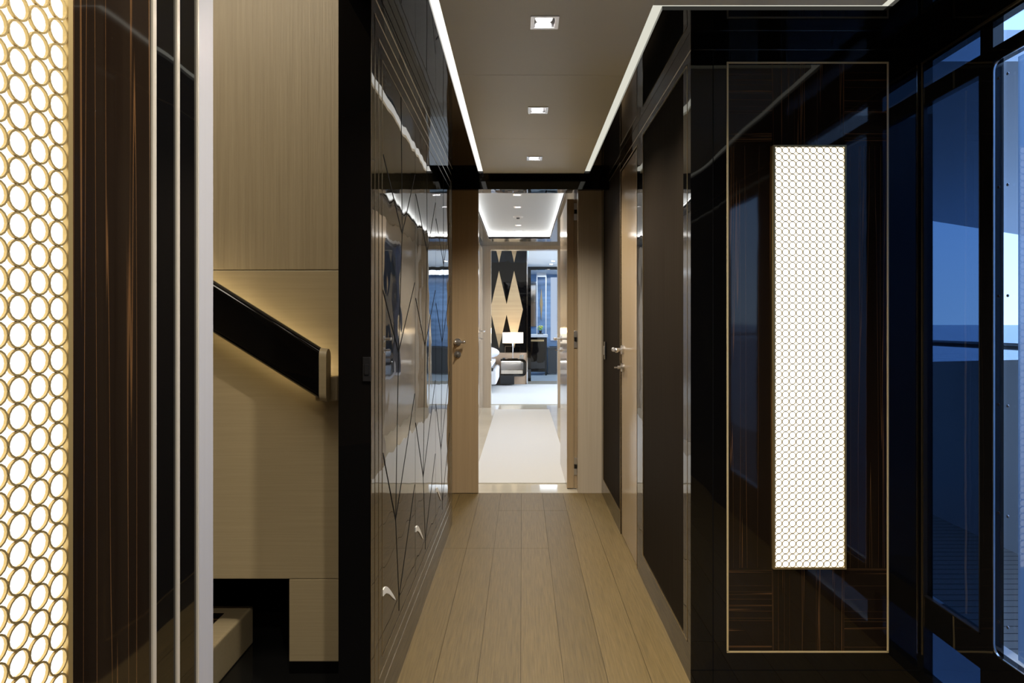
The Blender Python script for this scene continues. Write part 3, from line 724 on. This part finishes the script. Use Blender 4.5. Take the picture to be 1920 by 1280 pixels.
# table lamp
DLm = DN+.19
lx_, ztp = wx(961.5, DLm), nz1
tl = thing('table_lamp', 'bedside lamp with wide cream drum shade on a chrome stem', 'lamp', (lx_, DLm, ztp))
hz0, hz1 = wz(643, DLm)-ztp, wz(623, DLm)-ztp
bm = B(); hwid = wx(981, DLm)-lx_
prism(bm, [(hwid*math.cos(a), .13*math.sin(a)) for a in [2*math.pi*i/32 for i in range(32)]], 'z', hz0, hz1); obj('lamp_shade', bm, M['shade'], tl, True)
bm = B(); tube(bm, (0, 0, .0), (0, 0, hz0+.02), .008, 12); tube(bm, (0, 0, hz0-.09), (0, 0, hz0), .008, 12, .026); obj('stem', bm, M['chrome'], tl, True)
bm = B(); bbox(bm, -.10, .10, -.05, .05, 0, .012, .003); obj('base', bm, M['chrome'], tl)
bm = B(); a_ = wx(947, DLm)-lx_; b__ = wx(975.5, DLm)-lx_; zA = .012; zB = wz(648.5, DLm)-ztp; w = .006
box(bm, a_, a_+w, -.01, .01, .1, zB); box(bm, b__-w, b__, -.01, .01, .1, zB); box(bm, a_, b__, -.01, .01, zB-w, zB); box(bm, a_, b__, -.01, .01, .1, .1+w); obj('chrome_frame', bm, M['chrome'], tl)
for k, (px, lab) in enumerate(((976, 'left'), (980, 'right'))):
    x = wx(px, DN+.1); bm = B(); tube(bm, (x, DN+.1, nz1), (x, DN+.1, nz1+.075), .015, 12, .018)
    o = obj('glass_tumbler', bm, M['bathglass'], None, True); tag(o, 'small clear tumbler on the nightstand, the %s of two' % lab, 'glass', 'tumblers on the nightstand')
bm = B(); bbox(bm, wx(942, DN), wx(947, DN), DN+.06, DN+.14, nz1, nz1+.02, .004); o = obj('small_tray', bm, M['charcoal']); tag(o, 'small dark dish at the left end of the nightstand', 'dish')
# bedroom dropped-ceiling lights
for (px, py, lb) in ((1037, 489, 'right'), (1033.5, 494.5, 'left')):
    d = (zd-EH)*F/(VY-py); 
    t = thing('ceiling_spotlight', 'tiny round spotlight in the far bedroom ceiling, the %s of two' % lb, 'ceiling light', (wx(px, d), d, zd), 'bedroom ceiling spotlights')
    bm = B(); tube(bm, (0, 0, 0), (0, 0, -.006), .045, 20); obj('trim_ring', bm, M['chrome'], t, True)
    bm = B(); tube(bm, (0, 0, -.006), (0, 0, -.009), .03, 20); obj('lamp_disc', bm, M['lamp'], t, True)
# ------------------------------------------------------------------ bathroom
DV = 15.3
vn = thing('vanity_cabinet', 'black vanity cabinet with white counter in the distant bathroom', 'cabinet', (0, 0, 0))
vx0, vx1 = wx(990, DV), wx(1025.5, DV)
obj('counter', bbox(B(), vx0, vx1+.02, DV-.01, DV+.55, wz(632, DV), wz(626.5, DV), .005), M['white'], vn)
obj('body', bbox(B(), vx0, vx1-.04, DV+.01, DV+.55, wz(697, DV), wz(632.5, DV), .004), M['black'], vn)
for x in (vx0+.03, vx1-.03): obj('leg', box(B(), x-.012, x+.03, DV, DV+.04, 0, wz(632.5, DV)), M['blackpl'], vn)
obj('towel_rail', bbox(B(), vx0+.02, vx1-.07, DV-.02, DV+.008, wz(640, DV), wz(636.5, DV), .004), M['brassedge'], vn)
bm = B(); bbox(bm, wx(1008, DV), wx(1019, DV), DV+.05, DV+.2, wz(626.5, DV), wz(625, DV)+.006, .003); o = obj('serving_tray', bm, M['charcoal']); tag(o, 'small tray under the flower pot on the bathroom counter', 'tray')
zc_ = wz(625, DV)+.006
pf = thing('flower_pot', 'black pot of yellow-green flowers on the bathroom counter', 'plant', (wx(1013.5, DV), DV+.12, zc_))
bm = B(); tube(bm, (0, 0, 0), (0, 0, .065), .028, 16, .036); obj('pot', bm, M['blackpl'], pf, True)
bm = B()
for i in range(34):
    a = random.uniform(0, 6.28); r = random.uniform(.01, .075); z = .08+random.uniform(0, .075); blob(bm, (r*math.cos(a), r*math.sin(a), z), (.014, .014, .008), 6)
obj('leaves', bm, M['green'], pf)
bm = B()
for i in range(16):
    a = random.uniform(0, 6.28); r = random.uniform(.0, .06); z = .12+random.uniform(0, .05); blob(bm, (r*math.cos(a), r*math.sin(a), z), (.016, .016, .012), 6)
obj('flowers', bm, M['yellow'], pf)
DBk = 16.6
struct('wall_back', box(B(), -.6, 2.6, DBk, DBk+.1, 0, 2.7), M['bluemarble'])
bm = B()
for a, b_ in ((1006, 1007.6), (1022.8, 1024.5)): box(bm, wx(a, DBk-.5), wx(b_, DBk-.5), DBk-.53, DBk-.47, .9, wz(505, DBk-.5)+.2)
struct('trim_15', bm, M['white'])
o = obj('bath_mirror', bbox(B(), wx(995, DBk-.1), wx(1005.5, DBk-.1), DBk-.06, DBk-.01, wz(612, DBk), wz(528, DBk), .004), M['chrome']); tag(o, 'tall mirror beside the blue marble wall over the vanity', 'mirror')
o = obj('wall_ornament', prism(B(), [(wx(1015-2.7, DBk), wz(570, DBk)), (wx(1015, DBk), wz(541, DBk)), (wx(1015+2.7, DBk), wz(570, DBk)), (wx(1015, DBk), wz(600, DBk))], 'y', DBk-.03, DBk-.001), M['brassedge']); tag(o, 'slim bronze diamond ornament on the blue marble wall', 'ornament')
struct('window_5', box(B(), wx(1032.5, DBk-.02), wx(1046, DBk), DBk-.03, DBk-.001, wz(638, DBk), wz(520, DBk)), emis('shower_window_glow', (.62, .76, 1, 1), .75))  # daylight of this window is put in as glow on a solid panel
struct('wall_front', box(B(), wx(1007.8, DBk-.5), wx(1022.6, DBk-.5), DBk-.53, DBk-.47, wz(519, DBk-.5), wz(505, DBk-.5)+.25), M['white'])
bt = thing('bathtub', 'dark grey bathtub beside the vanity in the distant bathroom', 'bathtub', (0, 0, 0))
bm = B(); grid_plate(bm, None, None, .02, .62, 'z', [(wx(1027, 15.6)+.06, 1.5, 15.7, 16.4)], (wx(1027, 15.6), 1.6), (15.6, 16.5)); obj('body', bm, M['charcoal'], bt)
obj('rim', plate('z', .62, .64, (wx(1027, 15.6)-.01, 1.61), (15.59, 16.51), [(wx(1027, 15.6)+.06, 1.5, 15.7, 16.4)]), M['charcoal'], bt)
struct('ceiling', box(B(), -.6, 2.6, DP+.1, DBk+.1, 2.45, 2.5), M['lobceil'])
struct('wall_left', box(B(), -.7, -.6, 13.2, DBk+.1, 0, 2.5), M['bluemarble'])
struct('wall_right', box(B(), 2.6, 2.7, DP+.1, DBk+.1, 0, 2.5), M['bluemarble'])

# ------------------------------------------------------------------ lights
def area(name, loc, rot, sx, sy, e, col):
    ld = bpy.data.lights.new(name, 'AREA'); ld.shape = 'RECTANGLE'; ld.size = sx; ld.size_y = sy; ld.energy = e; ld.color = col
    o = bpy.data.objects.new(name, ld); C.objects.link(o); o.location = loc; o.rotation_euler = rot; return o
R = math.radians
area('bedroom_left_fill', (-4.4, 11.4, 1.5), (0, R(-90), 0), 1.7, 2.4, 160, (.75, .86, 1))  # added fill lamp just inside the left window, brightens the bedroom
area('bedroom_right_fill', (2.6, 11.4, 1.4), (0, R(90), 0), 1.7, 2.6, 110, (.75, .86, 1))  # added fill lamp on the right side of the bedroom
area('bathroom_area_lamp', (1.2, 15.2, 2.4), (0, 0, 0), 1.6, 1.6, 45, (.8, .9, 1))  # broad overhead area lamp; no fixture modelled
#area('lobby_window_daylight', (lxR-.02, 6.9, 1.25), (0, R(90), 0), 1.4, 1.1, 14, (.75, .86, 1))
area('stair_fill', (-1.5, 1.2, 3.25), (R(25), 0, 0), 1.7, 1.2, 44, (1, .9, .74))  # warm fill added for the stair wall; no fitting up there
def point(name, loc, e, col, r=.05):
    ld = bpy.data.lights.new(name, 'POINT'); ld.energy = e; ld.color = col; ld.shadow_soft_size = r
    o = bpy.data.objects.new(name, ld); C.objects.link(o); o.location = loc
point('table_lamp_bulb', (lx_, DLm-.16, ztp+(hz0+hz1)/2+.14), 5, (1, .75, .45))

w = bpy.data.worlds.new('sky'); bpy.context.scene.world = w; w.use_nodes = True; nt = w.node_tree
bg = nt.nodes['Background']; tc = N(nt, 'ShaderNodeTexCoord'); sx = N(nt, 'ShaderNodeSeparateXYZ'); L(nt, tc.outputs['Generated'], sx.inputs[0])
cr = N(nt, 'ShaderNodeValToRGB'); e = cr.color_ramp.elements
e[0].position = 0; e[0].color = (.50, .72, 1.0, 1); e[1].position = .8; e[1].color = (.28, .45, .85, 1)
x = e.new(.18); x.color = (.36, .60, 1.0, 1)
L(nt, sx.outputs[2], cr.inputs[0]); L(nt, cr.outputs[0], bg.inputs[0]); bg.inputs[1].default_value = 2.3

# ------------------------------------------------------------------ camera
cd = bpy.data.cameras.new('camera'); cam = bpy.data.objects.new('camera', cd); C.objects.link(cam)
cam.location = (0, 0, EH); cam.rotation_euler = (R(90), 0, 0)
cd.sensor_width = 36; cd.lens = F/1920*36; cd.shift_x = (960-VX)/1920; cd.shift_y = (VY-640)/1920
cd.clip_start = .05; cd.clip_end = 5000
sc_ = bpy.context.scene; sc_.camera = cam
vs = sc_.view_settings; vs.view_transform = 'Standard'; vs.look = 'None'; vs.gamma = 1; vs.exposure = 0; vs.use_curve_mapping = False
sc_.cycles.max_bounces = 10; sc_.cycles.glossy_bounces = 7; sc_.cycles.transparent_max_bounces = 12; sc_.cycles.sample_clamp_indirect = 4
